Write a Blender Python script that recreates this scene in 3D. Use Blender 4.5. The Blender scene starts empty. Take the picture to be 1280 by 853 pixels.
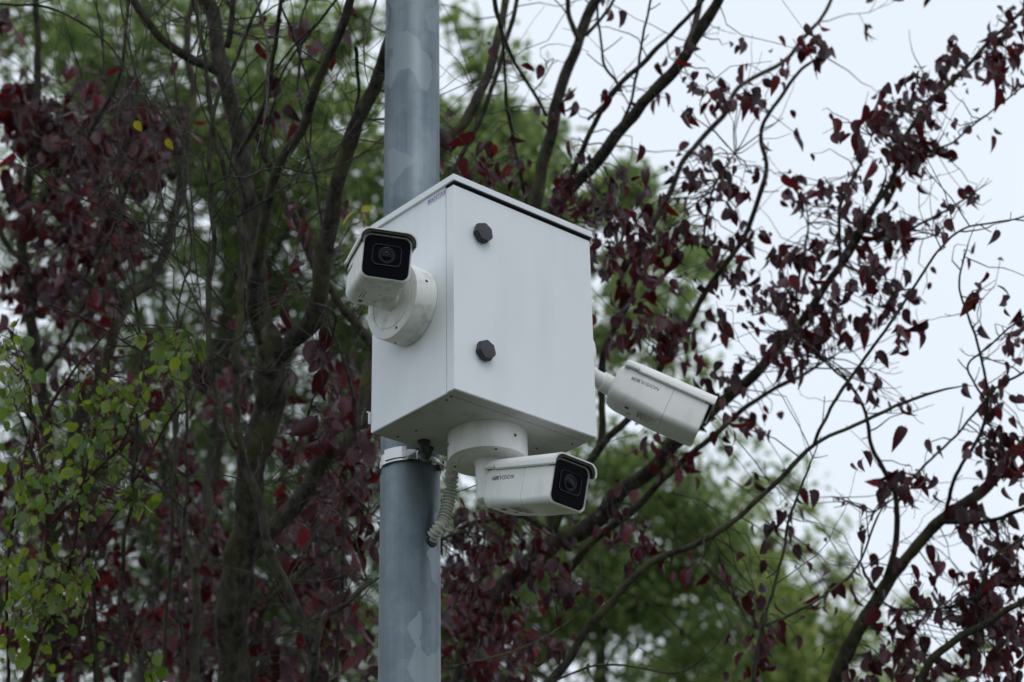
import bpy, math, random
import numpy as np
from mathutils import Vector, Matrix, noise
from math import pi, sin, cos, radians

random.seed(7); rng = np.random.default_rng(7)
SC = bpy.context.scene
COL = SC.collection

# ------------------------------------------------------------------ camera
FPX, PITCH, ROLL = 2664.13, 0.463026, -0.019056
CAM = Vector((0, 0, 1.6))
FW = Vector((0, cos(PITCH), sin(PITCH))); UP = Vector((0, -sin(PITCH), cos(PITCH))); RT = Vector((1, 0, 0))
cx = RT * cos(ROLL) + UP * sin(ROLL); cy = UP * cos(ROLL) - RT * sin(ROLL); cz = -FW
cd = bpy.data.cameras.new('camera'); cam = bpy.data.objects.new('camera', cd); COL.objects.link(cam)
cam.matrix_world = Matrix(((cx.x, cy.x, cz.x, CAM.x), (cx.y, cy.y, cz.y, CAM.y), (cx.z, cy.z, cz.z, CAM.z), (0, 0, 0, 1)))
cd.sensor_width = 36; cd.lens = 36 * FPX / 1280; cd.clip_start = .1; cd.clip_end = 2000
cd.dof.use_dof = True; cd.dof.focus_distance = 3.92; cd.dof.aperture_fstop = 4.5
SC.camera = cam

# ------------------------------------------------------------------ overcast sky, weak soft sun
W = bpy.data.worlds.new("World"); SC.world = W; W.use_nodes = True
nt = W.node_tree; bg = nt.nodes['Background']; bg.inputs['Strength'].default_value = .1
SUN_EL, SUN_AZ = radians(52), radians(205)      # behind the camera, to its right
sk = nt.nodes.new('ShaderNodeTexSky'); sk.sky_type = 'NISHITA'; sk.sun_disc = False
sk.sun_elevation = SUN_EL; sk.sun_rotation = radians(155)
tc = nt.nodes.new('ShaderNodeTexCoord'); nz = nt.nodes.new('ShaderNodeTexNoise')
nz.inputs['Scale'].default_value = 2.2; nz.inputs['Detail'].default_value = 5; nz.inputs['Roughness'].default_value = .45
rp = nt.nodes.new('ShaderNodeValToRGB')
rp.color_ramp.elements[0].position = .3; rp.color_ramp.elements[0].color = (7.5, 8.25, 9.1, 1)
rp.color_ramp.elements[1].position = .75; rp.color_ramp.elements[1].color = (8.3, 9.0, 9.8, 1)
mx = nt.nodes.new('ShaderNodeMixRGB'); mx.inputs[0].default_value = .93
nt.links.new(tc.outputs['Generated'], nz.inputs['Vector']); nt.links.new(nz.outputs['Fac'], rp.inputs[0])
nt.links.new(sk.outputs[0], mx.inputs[1]); nt.links.new(rp.outputs[0], mx.inputs[2]); nt.links.new(mx.outputs[0], bg.inputs[0])
sl = bpy.data.lights.new('sun', 'SUN'); sl.energy = .6; sl.angle = radians(25); sl.color = (1, .97, .93)
so = bpy.data.objects.new('sun', sl); COL.objects.link(so)
sd = Vector((sin(radians(155)) * cos(SUN_EL), cos(radians(155)) * cos(SUN_EL), sin(SUN_EL)))
so.rotation_euler = sd.to_track_quat('Z', 'Y').to_euler(); so.location = (2, -4, 12)
SC.view_settings.view_transform = 'Standard'; SC.view_settings.look = 'None'
SC.view_settings.exposure = .16; SC.view_settings.gamma = 1

# ------------------------------------------------------------------ helpers
def at(u, v, depth):
    """point seen at photograph pixel (u, v), `depth` metres along the view axis"""
    u -= 640; v -= 426.5
    return CAM + (cx * (u / FPX) - cy * (v / FPX) + FW) * depth
def proj(P):
    d = P - CAM; z = d.dot(FW)
    return 640 + FPX * d.dot(cx) / z, 426.5 - FPX * d.dot(cy) / z, z

def link(name, me, mat=None, parent=None, loc=None, rot=None):
    o = bpy.data.objects.new(name, me); COL.objects.link(o)
    if mat is not None and me is not None and not me.materials: me.materials.append(mat)
    if parent is not None: o.parent = parent
    if loc is not None: o.location = loc
    if rot is not None: o.rotation_euler = rot
    return o
def tag(o, label=None, cat=None, group=None, kind=None):
    if label: o['label'] = label
    if cat: o['category'] = cat
    if group: o['group'] = group
    if kind: o['kind'] = kind
    return o
def thing(name, label, cat, M=None, group=None):
    o = bpy.data.objects.new(name, None); COL.objects.link(o); o.empty_display_size = .05
    if M is not None: o.matrix_world = M
    return tag(o, label, cat, group)

class MB:
    """collects rings, boxes and tubes; build() links them as one mesh object"""
    def __init__(s): s.v = []; s.f = []; s.n = 0; s.sharp = False
    def add(s, vs, fs):
        s.v += [tuple(p) for p in vs]; s.f += [tuple(i + s.n for i in f) for f in fs]; s.n += len(vs)
    def loft(s, rings, cap=True, closed=True):
        n = len(rings[0]); vs = [p for r in rings for p in r]; fs = []
        m = n if closed else n - 1
        for k in range(len(rings) - 1):
            for i in range(m):
                j = (i + 1) % n
                fs.append((k * n + i, k * n + j, (k + 1) * n + j, (k + 1) * n + i))
        if cap:
            fs.append(tuple(range(n - 1, -1, -1))); fs.append(tuple(range((len(rings) - 1) * n, len(rings) * n)))
        s.add(vs, fs); return s
    def box(s, x0, x1, y0, y1, z0, z1, b=0):
        """box with edges bevelled by b"""
        if b <= 0:
            vs = [(x, y, z) for z in (z0, z1) for x, y in ((x0, y0), (x1, y0), (x1, y1), (x0, y1))]
            s.add(vs, [(3, 2, 1, 0), (4, 5, 6, 7), (0, 1, 5, 4), (1, 2, 6, 5), (2, 3, 7, 6), (3, 0, 4, 7)]); return s
        def ring(z, i, r):
            a0, a1, c0, c1 = x0 + i, x1 - i, y0 + i, y1 - i; o = []
            for (px, py, t0) in ((a1 - r, c1 - r, 0), (a0 + r, c1 - r, 90), (a0 + r, c0 + r, 180), (a1 - r, c0 + r, 270)):
                for k in range(4):
                    t = radians(t0 + k * 30); o.append((px + r * cos(t), py + r * sin(t), z))
            return o
        s.loft([ring(z0, b, b * .3), ring(z0 + b * .3, b * .3, b * .7), ring(z0 + b, 0, b), ring(z1 - b, 0, b), ring(z1 - b * .3, b * .3, b * .7), ring(z1, b, b * .3)]); return s
    def lathe(s, prof, M=None, n=48, cap=True):
        """profile [(r, h)] turned about local Z, moved by M"""
        M = M or Matrix()
        rs = [[M @ Vector((r * cos(2 * pi * i / n), r * sin(2 * pi * i / n), h)) for i in range(n)] for r, h in prof]
        s.loft(rs, cap); return s
    def mesh(s, name, smooth=35):
        me = bpy.data.meshes.new(name); me.from_pydata(s.v, [], s.f); me.validate()
        if smooth is not None:
            me.polygons.foreach_set('use_smooth', [True] * len(me.polygons))
            try: me.set_sharp_from_angle(angle=radians(smooth))
            except Exception: pass
        return me
    def build(s, name, mat, parent=None, smooth=35, **k):
        return link(name, s.mesh(name, smooth), mat, parent, **k)

def frame(o, z, x=None):
    z = Vector(z).normalized(); x = Vector(x) if x is not None else z.orthogonal()
    y = z.cross(x).normalized(); x = y.cross(z).normalized()
    return Matrix(((x.x, y.x, z.x, o[0]), (x.y, y.y, z.y, o[1]), (x.z, y.z, z.z, o[2]), (0, 0, 0, 1)))

def text_mesh(txt, size, bold=.0, shear=0., depth=.0002):
    cu = bpy.data.curves.new('t', 'FONT'); cu.body = txt; cu.size = size; cu.shear = shear; cu.offset = bold
    cu.extrude = depth; cu.space_character = 1.16; cu.align_x = 'CENTER'; cu.align_y = 'CENTER'
    o = bpy.data.objects.new('t', cu); COL.objects.link(o)
    dg = bpy.context.evaluated_depsgraph_get()
    me = bpy.data.meshes.new_from_object(o.evaluated_get(dg)); bpy.data.objects.remove(o); bpy.data.curves.remove(cu)
    me.name = 'lettering'; return me

# ------------------------------------------------------------------ materials
class Mat:
    def __init__(s, name, base=(.5, .5, .5), rough=.5, metal=0., spec=.5, **k):
        s.m = bpy.data.materials.new(name); s.m.use_nodes = True; s.t = s.m.node_tree
        s.b = s.t.nodes['Principled BSDF']; s.out = s.t.nodes['Material Output']
        s.b.inputs['Base Color'].default_value = (*base, 1); s.b.inputs['Roughness'].default_value = rough
        s.b.inputs['Metallic'].default_value = metal; s.b.inputs['Specular IOR Level'].default_value = spec
    def n(s, t, **k):
        x = s.t.nodes.new('ShaderNode' + t)
        for a, v in k.items():
            if a in x.inputs.keys(): x.inputs[a].default_value = v
            else: setattr(x, a, v)
        return x
    def l(s, a, b): s.t.links.new(a, b)
    def tex(s, kind='Noise', scale=5, detail=6, rough=.55, stretch=(1, 1, 1), space='Object', **k):
        c = s.n('TexCoord'); mp = s.n('Mapping'); mp.inputs['Scale'].default_value = stretch
        s.l(c.outputs[space], mp.inputs[0]); x = s.n('Tex' + kind); x.inputs['Scale'].default_value = scale
        if kind == 'Noise': x.inputs['Detail'].default_value = detail; x.inputs['Roughness'].default_value = rough
        for a, v in k.items(): setattr(x, a, v)
        s.l(mp.outputs[0], x.inputs['Vector']); return x
    def ramp(s, src, stops):
        r = s.n('ValToRGB'); e = r.color_ramp.elements
        while len(e) < len(stops): e.new(.5)
        for q, (p, c) in zip(e, stops):
            q.position = p; q.color = (*c, 1) if len(c) == 3 else c
        s.l(src, r.inputs[0]); return r
    def mix(s, fac, a, b, blend='MIX'):
        m = s.n('MixRGB'); m.blend_type = blend
        for i, x in enumerate((fac, a, b)):
            if hasattr(x, 'links'): s.l(x, m.inputs[i])
            else: m.inputs[i].default_value = x if i == 0 else ((*x, 1) if len(x) == 3 else x)
        return m.outputs[0]
    def bump(s, src, strength=.3, dist=.001):
        b = s.n('Bump'); b.inputs['Strength'].default_value = strength; b.inputs['Distance'].default_value = dist
        s.l(src, b.inputs['Height']); s.l(b.outputs[0], s.b.inputs['Normal']); return b
    def col(s, x): s.l(x, s.b.inputs['Base Color'])
    def rg(s, x): s.l(x, s.b.inputs['Roughness'])

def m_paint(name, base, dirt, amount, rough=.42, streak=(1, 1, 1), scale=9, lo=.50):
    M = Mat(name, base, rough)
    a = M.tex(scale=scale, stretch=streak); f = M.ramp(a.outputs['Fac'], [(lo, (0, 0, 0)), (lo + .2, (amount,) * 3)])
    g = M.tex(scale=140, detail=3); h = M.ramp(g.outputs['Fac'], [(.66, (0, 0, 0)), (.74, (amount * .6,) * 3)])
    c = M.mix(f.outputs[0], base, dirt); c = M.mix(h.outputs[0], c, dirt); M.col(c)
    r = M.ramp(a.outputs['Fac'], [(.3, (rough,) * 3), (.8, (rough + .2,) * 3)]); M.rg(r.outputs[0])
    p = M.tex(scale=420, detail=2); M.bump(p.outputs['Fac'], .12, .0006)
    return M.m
m_cabinet = m_paint('powder_coated_steel', (.735, .765, .795), (.42, .42, .38), .11, .38, (1, 1, .18), 14)
m_under = m_paint('darker_underside', (.50, .51, .50), (.24, .24, .20), .6, .6, (1, 1, 1), 11)  # greyer base and stronger blotches than the cabinet paint
m_cam = m_paint('camera_white_paint', (.78, .785, .77), (.32, .29, .22), .25, .36, (1, 1, .4), 22)
m_camd = m_paint('dirty_camera_paint', (.76, .765, .74), (.20, .18, .12), .42, .5, (1, 1, .7), 42, .53)
m_black = Mat('black_rubber', (.012, .012, .013), .6).m
m_lock = m_paint('black_plastic', (.020, .021, .026), (.06, .06, .055), .5, .4)
m_glass = Mat('dark_camera_glass', (.003, .003, .005), .12, 0, .03).m
m_lens = Mat('lens_coating', (.004, .004, .010), .15, 0, .15).m
m_ring = Mat('dark_ring', (.010, .010, .018), .4, 0, .2).m
m_bezel_highlight = Mat('bezel_highlight', (.45, .46, .46), .35).m  # silver-grey ring whose colour stands in for the highlight along the rim
m_screw = Mat('dark_screw', (.05, .05, .045), .5, .6).m
m_logo = Mat('navy_lettering', (.03, .04, .09), .5).m
m_purple = Mat('violet_lettering', (.27, .22, .44), .5).m
m_stick = Mat('sticker_paper', (.58, .57, .66), .5).m
m_print = Mat('grey_print', (.06, .06, .06), .6).m
m_conduit = m_paint('grey_plastic_conduit', (.56, .565, .51), (.22, .22, .17), .7, .55)
Mx = Mat('stainless_band', (.50, .50, .49), .17, 1.0); _n = Mx.tex(scale=60, stretch=(1, 1, 6)); Mx.bump(_n.outputs['Fac'], .25, .0006); m_stain = Mx.m
Mx = Mat('galvanised_steel', (.4, .45, .5), .45, .75)
v1 = Mx.tex('Voronoi', 24, stretch=(1, 1, .62)); v1.feature = 'F1'
n0 = Mx.tex(scale=26, detail=4); dn = Mx.n('MixRGB'); dn.inputs[0].default_value = .022
c0 = Mx.n('TexCoord'); mp = Mx.n('Mapping'); mp.inputs['Scale'].default_value = (1, 1, .6); Mx.l(c0.outputs['Object'], dn.inputs[1]); Mx.l(n0.outputs['Color'], dn.inputs[2])
Mx.l(dn.outputs[0], mp.inputs[0]); Mx.l(mp.outputs[0], v1.inputs['Vector'])
v2 = Mx.tex('Voronoi', 46, stretch=(1, 1, .7)); s2 = Mx.n('SeparateColor'); Mx.l(v2.outputs['Color'], s2.inputs[0])
sp = Mx.n('SeparateColor'); Mx.l(v1.outputs['Color'], sp.inputs[0])
pat = Mx.ramp(sp.outputs[0], [(.80, (0, 0, 0)), (.84, (.65, .65, .65))])
blot = Mx.tex(scale=9, detail=5); bl = Mx.ramp(blot.outputs['Fac'], [(.32, (.105, .138, .162)), (.68, (.20, .238, .26))])
stre = Mx.tex(scale=40, detail=3, stretch=(1, 1, .04)); st = Mx.ramp(stre.outputs['Fac'], [(.35, (.8, .8, .8)), (.65, (1.12, 1.12, 1.12))])
c = Mx.mix(1, bl.outputs[0], st.outputs[0], 'MULTIPLY'); c = Mx.mix(1, c, Mx.ramp(s2.outputs[0], [(0, (.93, .93, .93)), (1, (1.07, 1.07, 1.07))]).outputs[0], 'MULTIPLY'); c = Mx.mix(pat.outputs[0], c, (.235, .268, .285)); Mx.col(c)
rr_ = Mx.ramp(blot.outputs['Fac'], [(.3, (.36,) * 3), (.7, (.55,) * 3)]); Mx.rg(rr_.outputs[0]); Mx.bump(blot.outputs['Fac'], .2, .002)
m_galv = Mx.m

def m_bark(name, dark, light, moss, mossy=.5, scale=60):
    M = Mat(name, dark, .85, 0, .25)
    a = M.tex(scale=scale, detail=8, rough=.65, stretch=(1, 1, .45)); b = M.tex(scale=9, detail=4); v = M.tex(scale=38, detail=3)
    c = M.mix(M.ramp(a.outputs['Fac'], [(.38, (0, 0, 0)), (.66, (1, 1, 1))]).outputs[0], dark, light)
    mo = M.ramp(b.outputs['Fac'], [(.50, (0, 0, 0)), (.66, (mossy,) * 3)])
    c = M.mix(mo.outputs[0], c, moss)
    ye = M.ramp(v.outputs['Fac'], [(.70, (0, 0, 0)), (.73, (mossy,) * 3)])
    c = M.mix(ye.outputs[0], c, (.20, .17, .03)); M.col(c)
    M.bump(a.outputs['Fac'], .9, .006); return M.m
m_bark1 = m_bark('plum_bark', (.012, .011, .008), (.080, .071, .057), (.070, .075, .028), .85, 55)
m_bark2 = m_bark('mossy_bark', (.013, .012, .009), (.066, .060, .044), (.070, .076, .028), .95)  # olive bark with heavier moss than the plum bark
m_twig = m_bark('grey_twig', (.020, .017, .016), (.10, .086, .08), (.08, .08, .05), .3, 90)
m_twigr = m_bark('red_twig', (.030, .012, .010), (.09, .035, .03), (.05, .03, .02), .2, 90)
m_barkb = m_bark('far_bark', (.03, .027, .022), (.08, .075, .06), (.05, .06, .03), .5, 12)

def m_leaf(name, stops, trans, tf=.35, rough=.42, spec=.5):
    """leaf with per-leaf tint: object random + island random"""
    M = Mat(name, stops[0][1], rough, 0, spec)
    oi = M.n('ObjectInfo'); g = M.n('NewGeometry'); ad = M.n('Math', operation='ADD'); fr = M.n('Math', operation='FRACT')
    M.l(oi.outputs['Random'], ad.inputs[0]); M.l(g.outputs['Random Per Island'], ad.inputs[1]); M.l(ad.outputs[0], fr.inputs[0])
    r = M.ramp(fr.outputs[0], stops); nn = M.tex(scale=60, detail=3)
    c = M.mix(.5, r.outputs[0], M.ramp(nn.outputs['Fac'], [(.3, (.6, .6, .6)), (.7, (1.35, 1.35, 1.35))]).outputs[0], 'MULTIPLY'); M.col(c)
    M.b.inputs['Roughness'].default_value = rough
    M.bump(nn.outputs['Fac'], .3, .002)
    tr = M.n('BsdfTranslucent'); r2 = M.ramp(fr.outputs[0], trans); M.l(r2.outputs[0], tr.inputs[0])
    ms = M.n('MixShader'); ms.inputs[0].default_value = tf
    M.l(M.b.outputs[0], ms.inputs[1]); M.l(tr.outputs[0], ms.inputs[2]); M.l(ms.outputs[0], M.out.inputs[0]); return M.m
m_plum = m_leaf('plum_leaf', [(0, (.014, .005, .008)), (.5, (.030, .008, .013)), (.82, (.046, .016, .025)), (1, (.085, .050, .066))],
                [(0, (.04, .003, .005)), (.6, (.12, .005, .008)), (.9, (.20, .008, .010)), (1, (.34, .018, .016))], .32, .40, .38)
m_green = m_leaf('green_leaf', [(0, (.028, .066, .018)), (.6, (.060, .11, .024)), (1, (.12, .155, .03))],
                 [(0, (.12, .24, .02)), (1, (.32, .42, .03))], .42, .42)
m_yellow = m_leaf('yellow_leaf', [(0, (.42, .36, .02)), (1, (.50, .42, .03))], [(0, (.4, .35, .02)), (1, (.5, .42, .02))], .3, .45)
m_far = m_leaf('far_green_leaf', [(0, (.065, .110, .048)), (.6, (.14, .20, .08)), (1, (.22, .265, .10))],
               [(0, (.20, .32, .11)), (1, (.44, .54, .17))], .52, .55, .4)
m_far3 = m_leaf('far_yellow_leaf', [(0, (.075, .115, .045)), (.6, (.15, .20, .075)), (1, (.24, .27, .095))], [(0, (.28, .40, .11)), (1, (.52, .60, .17))], .55, .55, .4)
m_far2 = m_leaf('far_dark_leaf', [(0, (.06, .10, .045)), (.6, (.10, .15, .062)), (1, (.16, .20, .075))],
                [(0, (.14, .22, .08)), (1, (.28, .38, .12))], .45, .55, .4)
Mx = Mat('grass', (.05, .08, .02), .9, 0, .2); g1 = Mx.tex(scale=.8, detail=8); g2 = Mx.tex(scale=25, detail=6)
c = Mx.mix(.5, Mx.ramp(g1.outputs['Fac'], [(.3, (.055, .062, .038)), (.7, (.10, .108, .065))]).outputs[0], Mx.ramp(g2.outputs['Fac'], [(.3, (.05, .055, .035)), (.7, (.12, .125, .08))]).outputs[0]); Mx.col(c); Mx.bump(g2.outputs['Fac'], .8, .04)
m_grass = Mx.m

# ------------------------------------------------------------------ ground
g = MB(); N = 24; E_ = 400
vs = [((i / N - .5) * 2 * E_, (j / N - .5) * 2 * E_, 0) for j in range(N + 1) for i in range(N + 1)]
g.add(vs, [(j * (N + 1) + i, j * (N + 1) + i + 1, (j + 1) * (N + 1) + i + 1, (j + 1) * (N + 1) + i) for j in range(N) for i in range(N)])
tag(g.build('ground', m_grass), kind='structure')

# ------------------------------------------------------------------ pole
PX, PY, PR = -.20973, 3.95589, .0604
pole = thing('steel_pole', 'round galvanised grey steel pole that carries the white cabinet', 'pole', Matrix.Translation((PX, PY, 0)))
MB().lathe([(PR, .02), (PR, 1.5), (PR, 3), (PR, 4.5), (PR, 6.6)], n=96).build('shaft', m_galv, pole)
MB().lathe([(PR + .002, 6.6), (PR + .002, 6.63), (PR * .5, 6.65)], n=48).build('cap', m_black, pole)
MB().box(-.14, .14, -.14, .14, 0, .02, .003).build('base_plate', m_galv, pole)

# ------------------------------------------------------------------ cabinet
TH = .7195; CW, CDp, CH, DT = .36057, .2566, .44, .0234
CO = Vector((-.10814, 3.57394, 1.6 + 1.68786))
MC = Matrix.Translation(CO) @ Matrix.Rotation(TH, 4, 'Z')          # cabinet frame: x along the door, y into the cabinet, z up
cab = thing('cabinet', 'white painted steel cabinet with two black locks clamped to the pole', 'cabinet', MC)
def cabl(p): return MC @ Vector(p)
body = MB().box(0.001, CW - .001, DT + .002, CDp, 0, CH + .0062, .0008).build('body', m_cabinet, cab, None)
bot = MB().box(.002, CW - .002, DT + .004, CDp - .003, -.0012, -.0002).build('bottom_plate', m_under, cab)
door = MB().box(0, CW, 0, DT, 0, CH, .0018).build('door', m_cabinet, cab, None)
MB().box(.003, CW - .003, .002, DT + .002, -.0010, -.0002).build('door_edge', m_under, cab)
MB().box(.005, CW - .005, .007, DT + .0015, .004, CH + .0064).build('gasket_and_shade', m_black, cab)  # black seal, doubling as the dark interior of the door gap
MB().box(-.001, CW + .001, -.0048, DT, CH + .0048, CH + .0070).build('gasket_and_shade', m_black, cab, None)  # black strip under the roof lip: seal and deep shade in one colour
roof = MB().box(-.0045, CW + .003, -.0055, CDp + .003, CH + .0068, CH + .0203, .0006).build('roof', m_cabinet, cab, None)
for z in (.06, .38): MB().box(CW - .0005, CW + .006, DT * .3, DT * 1.3, z - .02, z + .02, .002).build('hinge', m_cabinet, cab)
def lock(x, z, rot):
    M = Matrix.Translation((x, 0, z)) @ Matrix.Rotation(pi / 2, 4, 'X') @ Matrix.Rotation(rot, 4, 'Z')
    o = MB().lathe([(.0195, 0), (.0195, .003), (.0180, .0035), (.0215, .0045), (.0215, .011), (.0195, .0145), (.006, .0155)], M, 7).build('lock', m_lock, cab, 25)
    q = MB(); q.box(.006, .0205, -.004, .004, .006, .013, .001)
    q.v = [tuple(M @ Vector(p)) for p in q.v]; q.build('lock_tab', m_lock, o)
lock(.068, .352, -.3); lock(.071, .098, -.2)
# sticker
st = MB().box(0, .052, -.0006, 0, 0, .0125).build('sticker', m_stick, cab)
Ms = Matrix(((0, 0, -1, -.0004), (-1, 0, 0, .0), (0, 1, 0, 0), (0, 0, 0, 1)))    # on the left side face: text x runs toward the door
def on_left(y, z, rx=0):
    return Matrix.Translation((.0005, y, z)) @ Matrix(((0, 0, -1, 0), (-1, 0, 0, 0), (0, 1, 0, 0), (0, 0, 0, 1)))
st.matrix_local = Matrix.Translation((.0008, .079, CH - .0112)) @ Matrix(((0, 1, 0, 0), (-1, 0, 0, 0), (0, 0, 1, 0), (0, 0, 0, 1)))
t = link('lettering', text_mesh('MANTAR', .0125, .0001, .15), m_purple, st); t.matrix_local = Matrix.Translation((.026, -.0008, .006)) @ Matrix.Rotation(pi / 2, 4, 'X')
# cable glands, screws under the box, mounting ears and rails
for (x, y) in ((.105, .222), (.13, .243)):
    M = Matrix.Translation((x, y, 0)) @ Matrix.Rotation(pi, 4, 'X')
    MB().lathe([(.013, 0), (.013, .006), (.011, .008), (.008, .02), (.004, .024)], M, 12).build('cable_gland', m_lock, cab)
for (x, y) in ((.018, .045), (.34, .05), (.06, .19), (.05, .235), (.30, .11), (.015, .028)):
    MB().lathe([(.0019, -.0030), (.0019, -.001)], Matrix.Translation((x, y, 0)), 10).build('screw', m_screw, cab)
for z in (.02, CH - .07):
    q = MB(); q.box(.03, CW - .03, CDp + .001, CDp + .014, z, z + .032, .002); q.box(.175 - .035, .175 - .005, CDp + .014, CDp + .034, z + .004, z + .028, .002)
    q.box(.175 + .005, .175 + .035, CDp + .014, CDp + .034, z + .004, z + .028, .002); q.build('mounting_rail', m_stain, cab)
for z in (.035, CH - .01):
    q = MB(); q.box(-.0035, .012, CDp + .001, CDp + .004, z - .016, z + .010, .0006); q.box(-.007, -.003, CDp + .001, CDp + .004, z + .007, z + .010, .0005)
    q.build('mounting_ear', m_cabinet, cab)

# ------------------------------------------------------------------ cameras
def rr(w, h, r, x, n=6, cyy=0, cz_=0):
    o = []
    for sx, sy, t0 in ((1, 1, 0), (-1, 1, 90), (-1, -1, 180), (1, -1, 270)):
        for k in range(n + 1):
            t = radians(t0 + 90 * k / n); o.append((x, cyy + sx * (w / 2 - r) + r * cos(t), cz_ + sy * (h / 2 - r) + r * sin(t)))
    return o
BW, BH, BL = .0955, .0895, .194
def make_camera(label, face, yaw, pitch, roll, basep, basen, kind):
    """face: world centre of the front glass; the thing's origin sits at the centre of its round base"""
    X = Vector((cos(pitch) * sin(yaw), -cos(pitch) * cos(yaw), sin(pitch)))
    Y0 = Vector((0, 0, 1)).cross(X).normalized(); Z0 = X.cross(Y0)
    Y = Y0 * cos(roll) + Z0 * sin(roll); Zb = X.cross(Y)
    MBd = Matrix(((X.x, Y.x, Zb.x, face.x), (X.y, Y.y, Zb.y, face.y), (X.z, Y.z, Zb.z, face.z), (0, 0, 0, 1)))
    root = thing('security_camera', label, 'camera', frame(basep, basen), 'white bullet cameras on the cabinet')
    inv = root.matrix_world.inverted(); ML = inv @ MBd
    dirty = m_camd if kind == 1 else m_cam
    # round base with cover seam
    h = .055
    if kind == 1: h = .049
    b = MB().lathe([(.078, 0), (.078, .012), (.0772, .0125), (.0772, .0138), (.078, .0143), (.078, h - .0025), (.0772, h - .0006), (.0755, h), (.059, h), (.0582, h - .0016), (.0568, h - .0016), (.056, h), (.02, h)], n=96).build('base', dirty, root)
    for k in range(3):
        a = 2 * pi * k / 3 + (.9 if kind == 1 else .55)
        M = frame((.0775 * cos(a), .0775 * sin(a), .024), (cos(a), sin(a), 0)); MB().lathe([(.0032, -.001), (.0032, .0012)], M, 12).build('screw', m_screw, b)
        M = Matrix.Translation((.066 * cos(a + .5), .066 * sin(a + .5), h)); MB().lathe([(.0028, -.001), (.0028, .0012)], M, 12).build('screw', m_screw, b)
    # arm
    rear = ML @ Vector((-BL - .004, 0, -.006 if kind != 1 else -.012))
    arm = MB()
    if kind == 2:
        dz = h + .082; o = 0
        arm.lathe([(.0285, h - .001), (.0275, h + .004), (.0245, h + .010), (.0235, dz - .008), (.022, dz - .002), (.017, dz + .002), (.010, dz + .003)], n=40)
        a = arm.build('arm', m_cam, root)
        M = frame((0, 0, h + .046), rear - Vector((0, 0, h + .046))); MB().lathe([(.020, 0), (.020, (rear - Vector((0, 0, h + .046))).length + .015)], M, 32).build('knuckle', m_cam, root)
        ax = (inv.to_3x3() @ -Vector((cos(TH), sin(TH), 0))); p = Vector((0, 0, h + .018)) + (inv.to_3x3() @ (at(590, 588, 3.7) - at(603, 588, 3.75))).normalized() * .0236
        MB().lathe([(.0035, -.002), (.0035, .001)], frame(p, p - Vector((0, 0, p.z))), 12).build('screw', m_screw, a)
    else:
        p0 = Vector((0, 0, h)); d = rear - p0
        p1 = p0 + Vector((0, 0, .028 if kind == 3 else .012)) + Vector((d.x, d.y, 0)) * (.12 if kind == 3 else .0)
        arm.lathe([((.030 if kind == 3 else .022), h - .001), ((.029 if kind == 3 else .021), h + .003), ((.0235 if kind == 3 else .020), h + .006), ((.0225 if kind == 3 else .0195), p1.z), (.019, p1.z + .012), (.010, p1.z + .018)], n=40).build('arm', dirty, root)
        d = rear - p1; L = d.length
        MB().lathe([(.010, -.014), (.018, -.009), (.0205, 0), (.020, L * .35), (.0175, L * .40), (.0175, L * .62), (.021, L * .66), (.021, L + .012)], frame(p1, d), 40).build('knuckle', dirty, root)
    # body: rear housing, then the front section behind a fine seam
    bd = thing('housing', None, None)
    bd.parent = root; bd.matrix_local = ML
    bpy.data.objects.remove(bd)
    def part(mb, name, mat, par, sm=35):
        o = mb.build(name, mat, par, sm)
        if par is root: o.matrix_local = ML
        return o
    S = -.078
    rear_ = MB().loft([rr(BW * .62, BH * .60, .016, -BL - .006, cz_=-.002), rr(BW * .80, BH * .78, .02, -BL - .003, cz_=-.001), rr(BW * .91, BH * .88, .02, -BL + .005), rr(BW * .965, BH * .93, .019, -BL + .018),
                       rr(BW, BH * .97, .018, -BL * .72), rr(BW, BH, .013, S - .0009), rr(BW * .965, BH * .965, .013, S)])
    hs = part(rear_, 'housing', dirty, root)
    fr_ = MB().loft([rr(BW * .965, BH * .965, .013, S), rr(BW, BH, .013, S + .0009), rr(BW, BH, .0145, -.004), rr(BW * .985, BH * .985, .0145, -.001), rr(BW * .95, BH * .95, .0155, 0), rr(BW * .925, BH * .92, .0145, -.001), rr(BW * .92, BH * .915, .014, -.0035)])
    f_ = part(fr_, 'front_ring', dirty, root)
    gl = part(MB().loft([rr(BW * .915, BH * .91, .014, -.006), rr(BW * .915, BH * .91, .014, -.0022), rr(BW * .895, BH * .89, .013, -.0015)]), 'front_glass', m_glass, root)
    bz = MB().loft([rr(BW * .955, BH * .955, .0158, .0002), rr(BW * .945, BH * .945, .0155, .0012), rr(BW * .93, BH * .925, .0148, .0010), rr(BW * .915, BH * .91, .0140, -.0016)], cap=False).build('bezel_highlight', m_bezel_highlight, f_)
    wz = .004
    wi = MB().loft([rr(.056, .041, .009, -.0016, cz_=wz), rr(.056, .041, .009, .0006, cz_=wz), rr(.0545, .0395, .0085, .0010, cz_=wz), rr(.052, .037, .008, .0006, cz_=wz), rr(.051, .036, .0078, -.0012, cz_=wz)], cap=False).build('lens_window', m_ring, gl)
    ML_ = Matrix.Translation((-.0005, 0, wz)) @ Matrix.Rotation(pi / 2, 4, 'Y')
    MB().lathe([(.0165, -.001), (.0165, .0006), (.0150, .0012), (.0145, .0003), (.0120, .0002), (.0118, .0009), (.0105, .0009), (.0102, .0001)], ML_, 40).build('lens_barrel', m_ring, gl)
    MB().lathe([(.0100, .0001), (.0092, .0012), (.0065, .0022), (.003, .0027)], ML_, 32).build('lens', m_lens, gl)
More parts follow.
